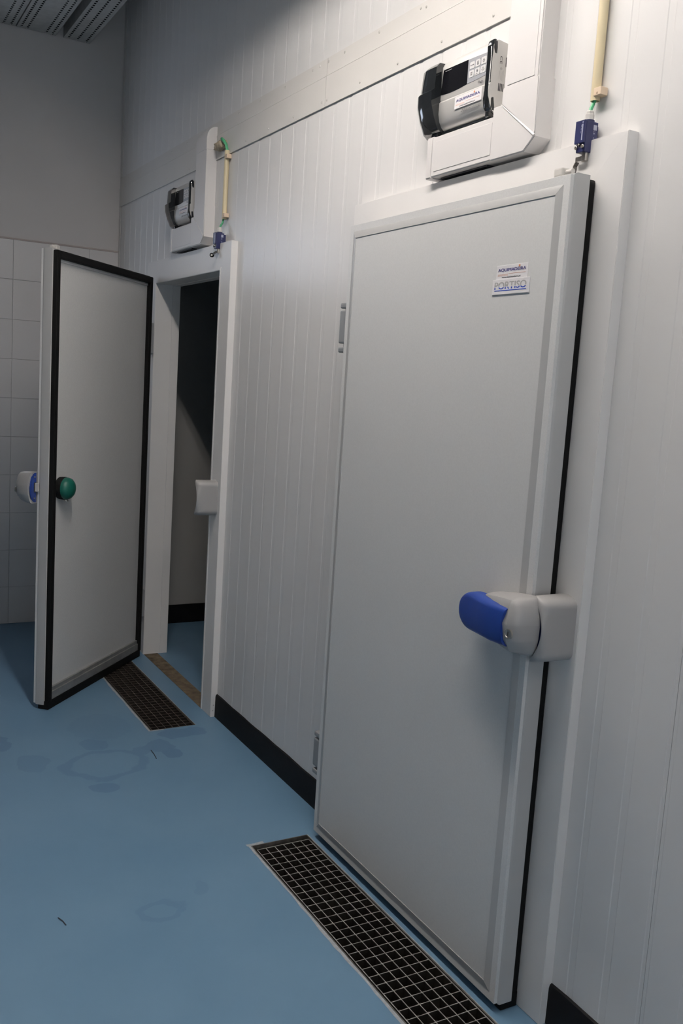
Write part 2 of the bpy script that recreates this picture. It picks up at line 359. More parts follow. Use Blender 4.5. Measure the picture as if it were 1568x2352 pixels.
# ------------------------------------------------------------------ door casings with the strike boxes
def strike_bm(xr, zc):
    bm = bmesh.new(); rings = []; h = .079
    for i in range(25):
        t = -1 + 2 * i / 24; z = zc + h * t
        s = max(0.0, (abs(t) - .70) / .30); k = 1 - math.sqrt(max(0, 1 - s * s))     # rounded ends
        yf = -.126 + .006 * k; xrr = xr - .030 * k
        xl = xr - .008 - .036 * t * t
        w = .020; xm = max(xl + .0045, xrr - w)
        ring = [(xl, -.030, z), (xl, yf + .002, z), (xl + .002, yf, z)]
        for q in range(7):
            a = math.pi / 2 * q / 6
            ring.append((xm + (max(xrr, xm + .0005) - xm) * math.sin(a), yf + .034 * (1 - math.cos(a)), z))
        ring.append((max(xrr, xm + .0005) + .003, -.030, z)); rings.append(ring)
    loft(bm, rings)
    return bm
def casing(name, K, O, label, strike_x, zc=1.006, hinge_x=None, reveal=True):
    r = root(name, label, 'door frame', ((K[0] + K[1]) / 2, -C, 0), kind='structure')
    x0, x1, zt = K; a, b, oz = O; g = .0001; e = .0015
    def board(pts, nm='frame_board'):
        bm = bmesh.new(); poly(bm, [(x, -C, z) for x, z in pts], [(x, -.0002, z) for x, z in pts])
        es = [ed for ed in bm.edges if all(abs(v.co.y + C) < 1e-5 for v in ed.verts) and min(abs(ed.verts[0].co.x - ed.verts[1].co.x), abs(ed.verts[0].co.z - ed.verts[1].co.z)) < 1e-4]
        bmesh.ops.bevel(bm, geom=es, offset=.0012, segments=2, affect='EDGES')
        return mk(nm, bm, CASING, r)
    board([(x0, 0), (a, 0), (a, oz - g), (x0, zt - g)]); board([(b, 0), (x1, 0), (x1, zt - g), (b, oz - g)])
    board([(x0 + g, zt), (a + g, oz), (b - g, oz), (x1 - g, zt)])
    if reveal:
        t = .002
        for bx in ((a - .004, a + t, -C - .0012, .060, 0, oz + t), (b - t, b + .004, -C - .0012, .060, 0, oz + t), (a, b, -C - .0012, .060, oz - t, oz + .004),
                   (a - .004, a + t + .002, .062, .103, 0, oz), (b - t - .002, b + .004, .062, .103, 0, oz), (a, b, .062, .103, oz - t - .002, oz + .004)):
            mk('reveal_lining', B(bx, bev=.0008), CASING, r)
        for bx in ((a - .012, a + .0, -C - .0022, -C, 0, oz + .012), (b, b + .012, -C - .0022, -C, 0, oz + .012), (a, b, -C - .0022, -C, oz, oz + .012)):
            mk('edge_strip', B(bx, bev=.0008), CASING, r)
    s = mk('strike_box', strike_bm(strike_x, zc), PLAST, r, label='grey plastic strike box with a hollowed edge', smooth=40)
    mk('latch_slot', B((strike_x - .0125, strike_x - .0075, -.105, -.085, zc - .010, zc + .014)), INK, s)
    return r
cas1 = casing('trim_1', NK, NO, 'white frame boards around the closed cold room door', NK[1] - .014, reveal=False)
cas2 = casing('trim_2', FK, FO, 'white frame boards around the open doorway with a strike box', FK[1] - .030)
for z in (.03, .055): mk('screw', (lambda bm: (cyl(bm, (FK[1], -.022 + z * .1, z), (FK[1] + .001, -.022 + z * .1, z), .003, n=10), bm)[1])(bmesh.new()), INKGREY, cas2)
for a_, b_ in ((1.645, 1.803), (.213, .362)): mk('hinge_plate', B((-2.312, -2.252, -.046, -.030, a_, b_), bev=.003), HINGE, cas2, label='grey hinge plate')
thr = mk('trim_6', (lambda bm: (poly(bm, [(FO[0] + .003, -.027, -.004), (FO[1] - .003, -.029, -.004), (FO[1] - .003, .045, -.004), (FO[0] + .003, .050, -.004)], [(FO[0] + .003, -.027, .0015), (FO[1] - .003, -.029, .0015), (FO[1] - .003, .045, .0015), (FO[0] + .003, .050, .0015)]), bm)[1])(bmesh.new()), CONC)
tag(thr, 'bare brown concrete strip across the open doorway', 'threshold', kind='structure')

# ------------------------------------------------------------------ cover strip over the panel joint, corner angle
def strip(name, x0, x1, lows, ups, lab):
    r = root(name, lab, 'cover strip', ((x0 + x1) / 2, 0, BAND[0]), kind='structure')
    bm = bmesh.new()
    prof = [(-.0035, BAND[0]), (-.0050, BAND[0] + .0015), (-.0050, BAND[1] - .001), (-.0058, BAND[1]), (-.0035, BAND[1] + .003), (-.0025, BAND[2]), (-.0010, BAND[2]), (-.0010, BAND[1]), (-.0030, BAND[0] + .004)]
    poly(bm, [(x0, y, z) for y, z in prof], [(x1, y, z) for y, z in prof]); mk('strip', bm, TRIM, r)
    for xs_, z, y in ((lows, 2.529, -.005), (ups, 2.657, -.0028)):
        for x in xs_:
            bm = bmesh.new(); lathe(bm, (x, y, z + random.uniform(-.003, .003)), (0, -1, 0), [(0, .0045), (.0012, .0042), (.0022, .0025), (.0022, .0012), (.0014, .001)], 10)
            mk('screw', bm, GLAND, r)
SEAM = -.481
strip('trim_3', W + .004, SEAM - .0012, [-.5055, -.7326, -.9565, -1.184, -1.41, -1.87, -2.2], [-.539, -.5947, -.825, -1.056, -1.2766, -1.914, -2.15], 'long cream cover strip above the open door')
strip('trim_4', SEAM + .0012, RX, [-.4674, -.2377, -.006, .2269, .4628, 1.16, 1.4], [-.5145 + .04, -.36, -.1351, .1008, .1305, .34, 1.2], 'long cream cover strip above the closed door')
bm = bmesh.new(); box(bm, W + .004, W + .034, -.004, -.0002, .106, BAND[0] - .001, bev=.001, seg=1); box(bm, W + .004, W + .042, -.004, -.0002, BAND[2] + .002, CEIL, bev=.001, seg=1)
o = mk('trim_5', bm, TRIM); tag(o, 'thin metal angle in the corner between tiled wall and panels', 'corner trim', kind='structure')

# ------------------------------------------------------------------ doors
def rail_bm(w, h0, h1, side):
    prof = [(0, 0), (0, -.037), (.0015, -.0415), (.007, -.0460), (.016, -.0508), (.030, -.0553), (.044, -.0575), (.045, -.0575), (.045, -.05), (.045, 0)]
    g = .0002
    def P(u, v, end):
        if side == 'l': return (u, v, h0 + u + g if end == 0 else h1 - u - g)
        if side == 'r': return (w - u, v, h0 + u + g if end == 0 else h1 - u - g)
        if side == 'b': return (u + g if end == 0 else w - u - g, v, h0 + u)
        return (u + g if end == 0 else w - u - g, v, h1 - u)
    bm = bmesh.new(); poly(bm, [P(u, v, 0) for u, v in prof], [P(u, v, 1) for u, v in prof])
    return bm
HP = [(1, 0), (1.0, .34), (.975, .60), (.90, .80), (.74, .90), (.44, .945), (.14, 1.0), (.10, 1.0), (-.40, .97), (-.46, .955), (-.84, .74), (-.96, .46), (-1, .22), (-1, 0)]
HPG = [(1, 0), (1, .55), (.985, .72), (.95, .84), (.895, .925), (.82, .975), (.70, 1.005), (.25, 1.02), (-.2, 1.02), (-.70, 1.005), (-.82, .975), (-.895, .925), (-.95, .84), (-.985, .72), (-1, .55), (-1, 0)]
def handle(door, xe, zc, yf):
    """lever lock on the face of a leaf, hanging over its free edge: body, blue grip, key lock, blue back plate with latch"""
    bm = bmesh.new(); rings = []
    for e, hz, dp in ((-.158, .018, .018), (-.153, .030, .030), (-.140, .042, .042), (-.11, .053, .056), (-.06, .062, .072), (-.02, .067, .082), (.008, .069, .0855), (.022, .070, .087), (.033, .070, .078), (.041, .0695, .061), (.046, .069, .041), (.0485, .068, .022), (.049, .067, .010)):
        k = max(0, min(1, (e + .05) / .09))
        rings.append([(xe + e - .016 * k * abs(q) ** 2.2, yf - d * dp, zc + q * hz) for q, d in HP])
    loft(bm, rings); hb = mk('handle', bm, PLAST, door, label='grey plastic lock body', smooth=28)
    bm = bmesh.new(); rings = []
    for t in [0, .006, .015, .03, .05, .08, .11, .15, .2, .26, .32, .5, .75, 1]:
        e = -.198 + .212 * t
        rnd = math.sqrt(max(0, 1 - (1 - min(1, t / .24)) ** 2)); hz = .0475 * (.25 + .75 * rnd); dp = .058 + .032 * min(1, t * 1.3) - .003 * max(0, t - .75) * 4
        rings.append([(xe + e - .012 * (1 - q * q) * t, yf - (.026 + (dp - .026) * d) if d > .05 else yf - .028, zc - .004 + .004 * t + q * hz) for q, d in HPG])
    loft(bm, rings); mk('grip', bm, BLUE, hb, label='blue plastic grip', smooth=62)
    bm = bmesh.new(); lathe(bm, (xe + .025, yf - .080, zc - .012), (.15, -1, 0), [(0, .0120), (.0050, .0120), (.0058, .0105), (.0052, .0078), (.0046, .0074), (.0046, .0001)], 22); mk('key_lock', bm, STEEL, hb, smooth=30)
    mk('key_slot', B((xe + .0252, xe + .0268, yf - .0857, yf - .084, zc - .017, zc - .007)), INK, hb)
    n = 14; ring = [(.002, .066)] + [(.002 + .045 * math.sin(math.pi * i / n) ** .8, .066 * math.cos(math.pi * i / n)) for i in range(1, n)] + [(.002, -.066)]
    bm = bmesh.new(); poly(bm, [(xe + a, yf - .002, zc + b) for a, b in ring], [(xe + a, yf + .002, zc + b) for a, b in ring])
    mk('back_plate', bm, BLUE, hb, label='blue back plate')
    for q in (-.047, .047):
        bm = bmesh.new(); lathe(bm, (xe + .016, yf + .002, zc + q), (0, 1, 0), [(0, .004), (.0025, .004), (.0032, .003)], 12); mk('screw', bm, STEEL, hb)
    mk('latch_hole', B((xe + .003, xe + .021, yf + .0015, yf + .0026, zc - .021, zc + .023)), INK, hb)
    mk('latch', B((xe + .003, xe + .013, yf + .001, yf + .018, zc - .017, zc + .020), bev=.002), GLAND, hb)
def hinge(door, z0, z1, yf, open_=False):
    h = mk('hinge', B((-.004, .006, yf + .012, -.004, z0, z1), bev=.002), HINGE, door)
    n = (z1 - z0)
    for a, b in ((0, .115), (.185, .845), (.885, 1)):
        bm = bmesh.new(); za, zb = z0 + n * a, z0 + n * b
        box(bm, -.047, .004, -.046, -.008, za, zb, bev=.005); mk('knuckle', bm, HINGE, h)
    mk('pin', (lambda bm: (cyl(bm, (-.024, -.026, z0 + .004), (-.024, -.026, z1 - .004), .008, n=12), bm)[1])(bmesh.new()), DARKST, h)
    if not open_: mk('frame_leaf', B((-.075, -.020, -.012, .0245, z0 + .012, z1 - .012), bev=.003), HINGE, h)
def door(name, label, loc, rz, w, open_):
    r = root(name, label, 'door', loc, rz, kind='structure', local=True)
    z0, z1 = .022, 2.041
    for s in 'lrbt': mk('leaf_rail', rail_bm(w, z0, z1, s), RAIL, r, smooth=38)
    mk('leaf_panel', B((.045, w - .045, -.0560, -.0545, z0 + .045, z1 - .045)), LEAF, r)
    mk('panel_seam', B((.0445, w - .0445, -.0552, -.0535, z0 + .0445, z1 - .0445)), HINGE, r)
    mk('inner_panel', B((.004, w - .004, -.0535, .0012, z0 + .004, z1 - .004), bev=.001), LEAFIN, r)
    gw = .026; gi = .006
    for bx in ((gi, gi + gw, 0, .0245, z0 + .01, z1 - gi), (w - gi - gw, w - gi, 0, .0245, z0 + .01, z1 - gi), (gi + gw, w - gi - gw, 0, .0245, z1 - gi - .034, z1 - gi)):
        mk('gasket', B(bx, bev=.006), BLACKR, r)
    mk('inner_edge', B((gi + gw, w - gi - gw, 0, .006, z1 - gi - .046, z1 - gi - .034), (w - gi - gw - .006, w - gi - gw, 0, .004, z0 + .05, z1 - .05)), LEAFIN, r)
    mk('sweep_holder', B((.03, w - .012, 0, .012, z0 + .052, z0 + .072), (.03, w - .012, 0, .018, z0 + .016, z0 + .054), bev=.002), GALV, r)
    mk('bottom_sweep', B((.012, w - .004, -.030, .022, .001, z0 + .018), bev=.002), BLACKR, r)
    for a, b in ((1.645, 1.803), (.213, .362)): hinge(r, a, b, -.0575, open_)
    handle(r, w, 1.012, -.0572)
    # plastic stop for the switch on the top edge
    st = mk('switch_stop', B((w - .078, w - .050, -.040, -.010, z1, z1 + .020), bev=.004), GLAND, r)
    mk('stop_pin', (lambda bm: (cyl(bm, (w - .052, -.025, z1 + .010), (w - .030, -.025, z1 + .010), .006, n=12), bm)[1])(bmesh.new()), GLAND, st)
    # inside release
    bm = bmesh.new(); lathe(bm, (w - .100, 0, 1.006), (0, 1, 0), [(0, .050), (.024, .052), (.030, .050)], 32); kb = mk('release_base', bm, BLACKR, r, smooth=30)
    bm = bmesh.new(); lathe(bm, (w - .100, .028, 1.006), (0, 1, 0), [(0, .0495), (.010, .0495), (.022, .046), (.032, .036), (.038, .021), (.040, .0001)], 32); mk('release_knob', bm, KGREEN, kb, label='green inside release knob', smooth=50)
    bm = bmesh.new(); tube(bm, [(w - .100 + .010 * math.cos(a), .03 + .012 * math.sin(a), .955 - .006 * math.sin(a)) for a in [i * math.pi / 5 - .3 for i in range(8)]], .002, 6); mk('release_ring', bm, STEEL, kb)
    return r
LW = .993
d1 = door('door_1', 'closed grey cold room door with blue handle grip and two stickers', (-.055, -.055, 0), 0, LW, False)
d2 = door('door_2', 'cold room door standing open, inside face with green knob', (-2.240, -.066, 0), -math.atan2(.686, .728), .930, True)

# stickers on the closed door (door coordinates)
def sticker(parent, x, z, w, h, y, tilt=0):
    F = face_frame(x, y, z, tilt)
    def part(bm, material, p): return mk(bm[0], bm[1], material, p)
    bm = bmesh.new(); box(bm, 0, w, 0, h, 0, .0008, bev=.0003, seg=1); bmesh.ops.transform(bm, matrix=F, verts=bm.verts)
    s = mk('company_sticker', bm, PAPER, parent, label='white sticker lettered AQUIMADEIRA solutions')
    T = lambda body, u, v, tw, th, mt, nm, **k: mk(nm, text_bm(body, tw, th, F @ Matrix.Translation((u, v, .0008)), **k), mt, s)
    T('AQUIMADEiRA'.replace('i', 'I'), w * .055, h * .51, w * .885, h * .255, NAVY, 'lettering', bold=.055)
    bm = bmesh.new(); n = 18; cx, cy = w * .735, h * .865
    bm.faces.new([bm.verts.new((cx + .0048 / .118 * w * .62 * math.cos(2 * math.pi * i / n), cy + h * .085 * math.sin(2 * math.pi * i / n), .0013)) for i in range(n)])
    bmesh.ops.transform(bm, matrix=F, verts=bm.verts); mk('orange_dot', bm, ORANGE, s)
    T('solutions', w * .05, h * .235, w * .33, h * .19, PEACH, 'lettering', bold=.0)
    bm = bmesh.new(); box(bm, w * .41, w * .93, h * .37, h * .383, .0008, .0011); bmesh.ops.transform(bm, matrix=F, verts=bm.verts); mk('rule', bm, ORANGE, s)
    T('www.aquimadeira.pt', w * .19, h * .055, w * .60, h * .15, INK, 'lettering', bold=.04)
    return s
yp = -.0560
sticker(d1, .055 + .7035, 1.8205, .1165, .0335, yp)
F = face_frame(.055 + .6925, yp, 1.784, 0)
bm = bmesh.new(); box(bm, 0, .138, 0, .0365, 0, .0022, bev=.001); bmesh.ops.transform(bm, matrix=F, verts=bm.verts)
s = mk('maker_plate', bm, PAPER, d1, label='white raised plate lettered PORTISO')
def on(F, u, v, z=.0022): return F @ Matrix.Translation((u, v, z))
mk('lettering', text_bm('PORTISO', .118, .0165, on(F, .010, .0135), bold=.035, cut=.0057), INKGREY, s)
mk('lettering', text_bm('PORTISO', .118, .0165, on(F, .010, .0125), bold=.035, cut=-.0050), INKBLUE, s)
bm = bmesh.new(); box(bm, .010, .128, .0085, .0105, .0022, .0025); bmesh.ops.transform(bm, matrix=F, verts=bm.verts); mk('underline', bm, INKBLUE, s)

# ------------------------------------------------------------------ drains
def drain(dd, nm_label, nx, material, gx0, group):
    x0, x1, y0, y1 = dd; r = root('floor_drain', nm_label, 'drain', ((x0 + x1) / 2, (y0 + y1) / 2, 0), group='floor drains at the two doors')
    t = .002; dz = -.10
    bm = B((x0, x1, y0, y1, dz - t, dz), (x0, x1, y0, y0 + t, dz, 0), (x0, x1, y1 - t, y1, dz, 0), (x0, x0 + t, y0, y1, dz, 0), (x1 - t, x1, y0, y1, dz, 0)); mk('channel', bm, CHANNEL, r)
    f = .011
    for bx in ((x0, x1, y0, y0 + .004, -.03, .001), (x0, x1, y1 - .004, y1, -.03, .001), (x0, x0 + .004, y0, y1, -.03, .001), (x1 - .004, x1, y0, y1, -.03, .001)):
        mk('frame_edge', B(bx, bev=.001), FRAMEST, r)
    a, b, c, e = x0 + gx0, x1 - .006, y0 + .0105, y1 - .006
    for q in ((c, c + .0025), (e - .0025, e)): mk('grating_edge', B((a, b, q[0], q[1], -.030, -.002)), material, r)
    for q in ((a, a + .0025), (b - .0025, b)): mk('grating_edge', B((q[0], q[1], c, e, -.030, -.002)), material, r)
    ny = 6
    for j in range(1, ny):
        y = c + (e - c) * j / ny; mk('bearing_bar', B((a, b, y - .0010, y + .0010, -.030, -.002)), material, r)
    proto = None
    for i in range(1, nx):
        x = a + (b - a) * i / nx
        if proto is None:
            proto = mk('cross_bar', B((x - .0009, x + .0009, c, e, -.030, -.0024)), material, r); px = x
        else:
            o = proto.copy(); COL.objects.link(o); o.parent = r; o.location.x = x - px
    # ragged pale paint round the pocket
    bm = bmesh.new(); rnd = random.Random(7)
    def edge(p, q, nrm, wmax):
        n = max(4, int((Vector(q) - Vector(p)).length / .03)); prev = None; w0 = .5
        for i in range(n + 1):
            s_ = i / n; pt = Vector(p).lerp(Vector(q), s_); w0 = w0 * .6 + rnd.random() * .4; wd = wmax * (.3 + .9 * w0)
            cur = (bm.verts.new((pt.x, pt.y, .0006)), bm.verts.new((pt.x + nrm[0] * wd, pt.y + nrm[1] * wd, .0004)))
            if prev: bm.faces.new((prev[0], cur[0], cur[1], prev[1]))
            prev = cur
    edge((x0 - .012, y0, 0), (x1, y0, 0), (0, -1), .013); edge((x0, y0 - .012, 0), (x0, y0 + .05, 0), (-1, 0), .018); edge((x1, y0 - .008, 0), (x1, y0 + .06, 0), (1, 0), .010)
    edge((x0, y1, 0), (x1, y1, 0), (0, 1), .004)
    mk('paint_edge', bm, PAINTED, r)
    return r
drain(D1, 'steel grated floor drain in front of the closed door', 31, GRATE, .026, 'd')
drain(D2, 'brown steel grated floor drain below the open door leaf', 33, GRATEB, .006, 'd')

# ------------------------------------------------------------------ trunking
def trunking(ox, label, top):
    r = root('cable_trunking', label, 'trunking', (ox + .5, 0, 2.137), group='cable trunking above the doors'); T = -.050; e = .0018
    def P(pts, nm, y=T, bev=.003, y1=-.0002):
        bm = bmesh.new(); poly(bm, [(ox + x, y, z) for x, z in pts], [(ox + x, y1, z) for x, z in pts])
        es = [ed for ed in bm.edges if all(abs(v.co.y - y) < 1e-5 for v in ed.verts)]
        if bev: bmesh.ops.bevel(bm, geom=es, offset=bev, segments=2, affect='EDGES')
        return mk(nm, bm, WHITE, r, smooth=30)
    hb, ht, vl, vr = 2.139, 2.2475, .591, .7215
    h = P([(.286, hb), (.560, hb), (.560, ht), (.286, ht)], 'horizontal_duct')
    mk('lid', B((ox + .300, ox + .556, T - .0012, T, hb + .014, ht - .014), bev=.0006), WHITE, h)
    P([(.262, hb - .002), (.290, hb - .002), (.290, ht + .002), (.262, ht + .002)], 'end_cap', T - .002)
    if top:
        v = P([(vl, 2.300), (vr, 2.300), (vr, top), (vl, top)], 'vertical_duct')
        mk('lid', B((ox + vl + .014, ox + vr - .014, T - .0012, T, 2.312, top - .002), bev=.0006), WHITE, v)
    else:
        zt = 2.650; bm = bmesh.new(); R = .048
        prof = [(-.0002, 2.300), (T, 2.300), (T, zt - R)] + [(T + R - R * math.cos(a), zt - R + R * math.sin(a)) for a in [math.pi / 2 * i / 8 for i in range(1, 9)]] + [(-.0002, zt)]
        poly(bm, [(ox + vl, y, z) for y, z in prof], [(ox + vr, y, z) for y, z in prof]); v = mk('vertical_duct', bm, WHITE, r, smooth=25)
        mk('joint', B((ox + vl - .0015, ox + vr + .0015, T - .0015, -.001, 2.548, zt - R - .001), bev=.0008), WHITE, v)
    # moulded elbow in two mitred halves with a raised rib between
    zo = 2.309; zi = 2.269; xi = .588
    P([(.556, hb - e), (.690, hb - e), (.7275, 2.168), (xi, zi), (.556, zi)], 'elbow', T - e)
    P([(.7275, 2.168), (vr + e + .003, 2.180), (vr + e + .003, zo), (vl - e, zo), (xi, zi)], 'elbow', T - e)
    bm = bmesh.new(); d = Vector((.7275 - xi, 0, 2.168 - zi)).normalized(); nrm = Vector((-d.z, 0, d.x))
    a = Vector((ox + xi, T - e, zi)); b = Vector((ox + .726, T - e, 2.169))
    poly(bm, [a - nrm * .001, a + nrm * .001, a + Vector((0, -.0008, 0))], [b - nrm * .004, b + nrm * .004, b + Vector((0, -.003, 0))]); mk('mitre_rib', bm, WHITE, r)
    mk('shade_strip', B((ox + .31, ox + .52, -.030, -.004, hb - .0045, hb - .0005)), INK, r)  # black strip painting in the shade under the duct
    return r
NX, FX = 0.0, -2.243
trunking(NX, 'white cable trunking turning up the wall above the closed door', TRAYZ)
trunking(FX, 'white cable trunking with rounded top above the open doorway', None)

# ------------------------------------------------------------------ refrigeration controllers
def controller(ox, label):
    r = root('control_box', label, 'control box', (ox + .38, 0, 2.24), group='control boxes above the doors'); yf = -.047
    x0, x1, zb, zt = ox + .262, ox + .531, 2.262, 2.446
    prof = [(-.0002, zt - .004), (-.030, zt), (-.040, zt - .003), (yf, zt - .016), (yf - .0005, 2.345), (yf + .0005, 2.340), (yf - .0035, 2.335), (yf - .0035, 2.306), (-.0455, 2.286), (-.037, 2.272), (-.026, 2.264), (-.012, zb), (-.0002, zb)]
    bm = bmesh.new(); poly(bm, [(x0, y, z) for y, z in prof], [(x1, y, z) for y, z in prof]); body = mk('housing', bm, SILVER, r, smooth=35)
    # clear black lid over the switch, on the left
    bm = bmesh.new(); rings = []
    for t in [0, .03, .1, .22, .4, .6, .8, 1]:
        x = ox + .206 + .100 * t; k = math.sqrt(max(0, 1 - (1 - min(1, t / .55)) ** 2))
        sh = .010 * math.sin(math.pi * t * .5)
        pr = [(-.012, 2.443), (-.034 - .024 * k, 2.441), (-.040 - .028 * k, 2.430), (-.040 - .030 * k, 2.372), (-.044 - .036 * k, 2.364), (-.044 - .034 * k, 2.335), (-.040 - .026 * k, 2.300), (-.034 - .016 * k, 2.268), (-.026 - .004 * k, 2.258), (-.012, 2.256)]
        rings.append([(x + .012 * ((z - 2.35) / .09) ** 2 * (1 - t) + sh * (z - 2.35) * 1.2, y, z) for y, z in pr])
    loft(bm, rings); cv = mk('switch_cover', bm, SMOKE, r, label='glossy smoked black cover', smooth=40)
    mk('cover_foot', B((ox + .262, ox + .290, -.040, -.012, 2.250, 2.262), bev=.002), SMOKE, cv)
    bm = bmesh.new()
    loft(bm, [[(ox + .300 + .0022 * s, y - .0008, z) for y, z in prof[1:12]] for s in (0, 1, 2)], cap=False, closed=False)
    mk('bright_edge', bm, mat('bright_rim', (.72, .72, .70), .3), r)
    # black grip bar on the right
    bm = bmesh.new(); rings = []
    for z, h_, d in ((2.268, .010, .004), (2.270, .0125, .008), (2.280, .0135, .011), (2.300, .0125, .011), (2.320, .0105, .010), (2.40, .0095, .010), (2.425, .0105, .011), (2.440, .0100, .009), (2.446, .008, .003)):
        cx = ox + .520 + (z - 2.36) * .02; yb = yf if z > 2.30 else yf + (2.30 - z) * .18
        rings.append([(cx + h_ * c_, yb - d * s_ + .006, z) for c_, s_ in ((-1, 0), (-.9, .6), (-.5, 1.25), (.5, 1.25), (.9, .6), (1, 0), (1, -.6), (-1, -.6))])
    loft(bm, rings); bar = mk('side_bar', bm, SMOKE, r, smooth=50)
    mk('side_bar_foot', B((ox + .512, ox + .527, -.044, -.020, 2.256, 2.270), bev=.002), SMOKE, bar)
    mk('base_seal', B((ox + .285, ox + .520, -.030, -.004, 2.257, 2.2625)), SMOKE, r)
    # printed front
    F = Matrix.Translation((ox, yf - .0012, 0)) @ Matrix.Rotation(math.radians(90), 4, 'X')
    def flat(pts, nm, mt, z=0.0, p=body):
        bm = bmesh.new(); bm.faces.new([bm.verts.new((x, y, z)) for x, y in pts]); g = bmesh.ops.extrude_face_region(bm, geom=bm.faces[:])
        for v in g['geom']:
            if isinstance(v, bmesh.types.BMVert): v.co.z -= .0010
        bmesh.ops.transform(bm, matrix=F, verts=bm.verts); return mk(nm, bm, mt, p)
    arc = [(.3055 + (.4275 - .3055) * i / 8, 2.3570 - .0035 * math.sin(math.pi * i / 8) + .002 * i / 8) for i in range(9)]
    scr = flat(arc + [(.4270, 2.4205), (.3130, 2.4215)], 'screen', SCREEN)
    flat([(.4275, 2.359), (.450, 2.3592), (.480, 2.3605), (.5115, 2.363), (.5155, 2.418), (.4270, 2.4205)], 'keypad', KEYPAD)
    icons = ['...', 'E', 'o', 'H', '*', 'x']
    for j, z in enumerate((2.4015, 2.3800)):
        for i in range(3):
            cx = .4465 + .0248 * i - .0015 * j; w_, h_ = .0105, .0088
            k = flat([(cx - w_, z - h_ + .002), (cx - w_ + .002, z - h_), (cx + w_ - .002, z - h_), (cx + w_, z - h_ + .002), (cx + w_, z + h_ - .002), (cx + w_ - .002, z + h_), (cx - w_ + .002, z + h_), (cx - w_, z + h_ - .002)], 'key', KEY, .0008)
    G = lambda x, z, o_=.0012: F @ Matrix.Translation((x, z, o_))
    def dots(pts, s=.0013): return [flat([(x - s, z - s), (x + s, z - s), (x + s, z + s), (x - s, z + s)], 'key_mark', INK, .0011) for x, z in pts]
    dots([(.4410, 2.4015), (.4465, 2.4017), (.4520, 2.4019)])
    ring = lambda cx, cz, ro, ri: [flat([(cx + ro * math.cos(a), cz + ro * math.sin(a)), (cx + ro * math.cos(b), cz + ro * math.sin(b)), (cx + ri * math.cos(b), cz + ri * math.sin(b)), (cx + ri * math.cos(a), cz + ri * math.sin(a))], 'key_mark', INK, .0011) for a, b in [(i * math.pi / 4, (i + 1) * math.pi / 4) for i in range(8)]]
    ring(.4961, 2.4005, .0045, .0034); flat([(.4955, 2.4000), (.4967, 2.4000), (.4967, 2.4065), (.4955, 2.4065)], 'key_mark', INK, .0012)
    ring(.4946, 2.3800, .0035, .0026)
    for a in range(0, 360, 45): dots([(.4946 + .0056 * math.cos(math.radians(a)), 2.38 + .0056 * math.sin(math.radians(a)))], .0006)
    for dx, dz, w_, h_ in ((-.002, 0, .0008, .0045), (.0008, .0035, .003, .0008), (.0003, 0, .0022, .0007), (.0008, -.0035, .003, .0008)):
        flat([(.4713 + dx - w_, 2.4012 + dz - h_), (.4713 + dx + w_, 2.4012 + dz - h_), (.4713 + dx + w_, 2.4012 + dz + h_), (.4713 + dx - w_, 2.4012 + dz + h_)], 'key_mark', INK, .0011)
    dots([(.4795, 2.4085)], .001)
    for a in (0, 60, 120):
        c_, s_ = math.cos(math.radians(a)), math.sin(math.radians(a)); cx, cz = .4700, 2.3820
        flat([(cx - .0045 * c_ + .0005 * s_, cz - .0045 * s_ - .0005 * c_), (cx + .0045 * c_ + .0005 * s_, cz + .0045 * s_ - .0005 * c_), (cx + .0045 * c_ - .0005 * s_, cz + .0045 * s_ + .0005 * c_), (cx - .0045 * c_ - .0005 * s_, cz - .0045 * s_ + .0005 * c_)], 'key_mark', INK, .0011)
    dots([(.4700, 2.3745), (.4665, 2.3745), (.4625, 2.3735)], .0008)
    flat([(.4410, 2.3755), (.4490, 2.3755), (.4490, 2.3850), (.4410, 2.3850)], 'key_mark', INKGREY, .0010); dots([(.4432, 2.3825), (.4468, 2.3825), (.4432, 2.378), (.4468, 2.378)], .0011)
    flat([(.322, 2.4155), (.352, 2.4155), (.352, 2.4165), (.322, 2.4165)], 'screen_print', INKGREY, .0003, scr)
    mk('maker_logo', text_bm('Pego', .0205, .0072, G(.4790, 2.3460, .0006), bold=.03, shear=.2), INK, body)
    bm = bmesh.new()
    tube(bm, [(ox + .4885 + .0125 * math.cos(a), yf - .0016, 2.3500 + .0098 * math.sin(a)) for a in [math.radians(55 + 9 * i) for i in range(15)]], .00035, 5); mk('logo_arc', bm, INKGREY, body)
    sticker(r, ox + .3815, 2.3020, .1185, .0315, yf - .0036)
    mk('lettering', text_bm('200 expert', .084, .0085, G(.4085, 2.2885, .0006), bold=.05, shear=.35), mat('emboss_grey', (.22, .215, .21), .5), body)
    # rating print on the side towards the switch; the code square is left plain
    S = lambda y, z: side_frame(x1 + .0002, y, z)
    mk('side_print', text_bm('CE', .019, .0075, S(-.0235, 2.408), bold=.01), INK, body)
    for k_ in range(4):
        y = -.0225 + .0042 * k_
        mk('side_print', B((x1, x1 + .0003, y, y + .0009, 2.352 - .002 * k_, 2.372 + .003 * (k_ % 2))), INKGREY, body)
    bm = bmesh.new(); lathe(bm, (x1, -.0175, 2.378), (1, 0, 0), [(0, .0035), (.0003, .0035)], 14); mk('side_print', bm, INKGREY, body)
    for k_ in range(4):
        y = -.0228 + .0047 * k_
        mk('side_print', B((x1, x1 + .0003, y, y + .0026, 2.3225, 2.3415)), INK, body)
    mk('side_knob', B((x1, x1 + .002, -.0042, -.0002, 2.385, 2.408), bev=.0008), INK, body)
    return r
controller(NX, 'silver controller box with black screen above the closed door')
controller(FX, 'silver controller box with black screen above the open doorway')

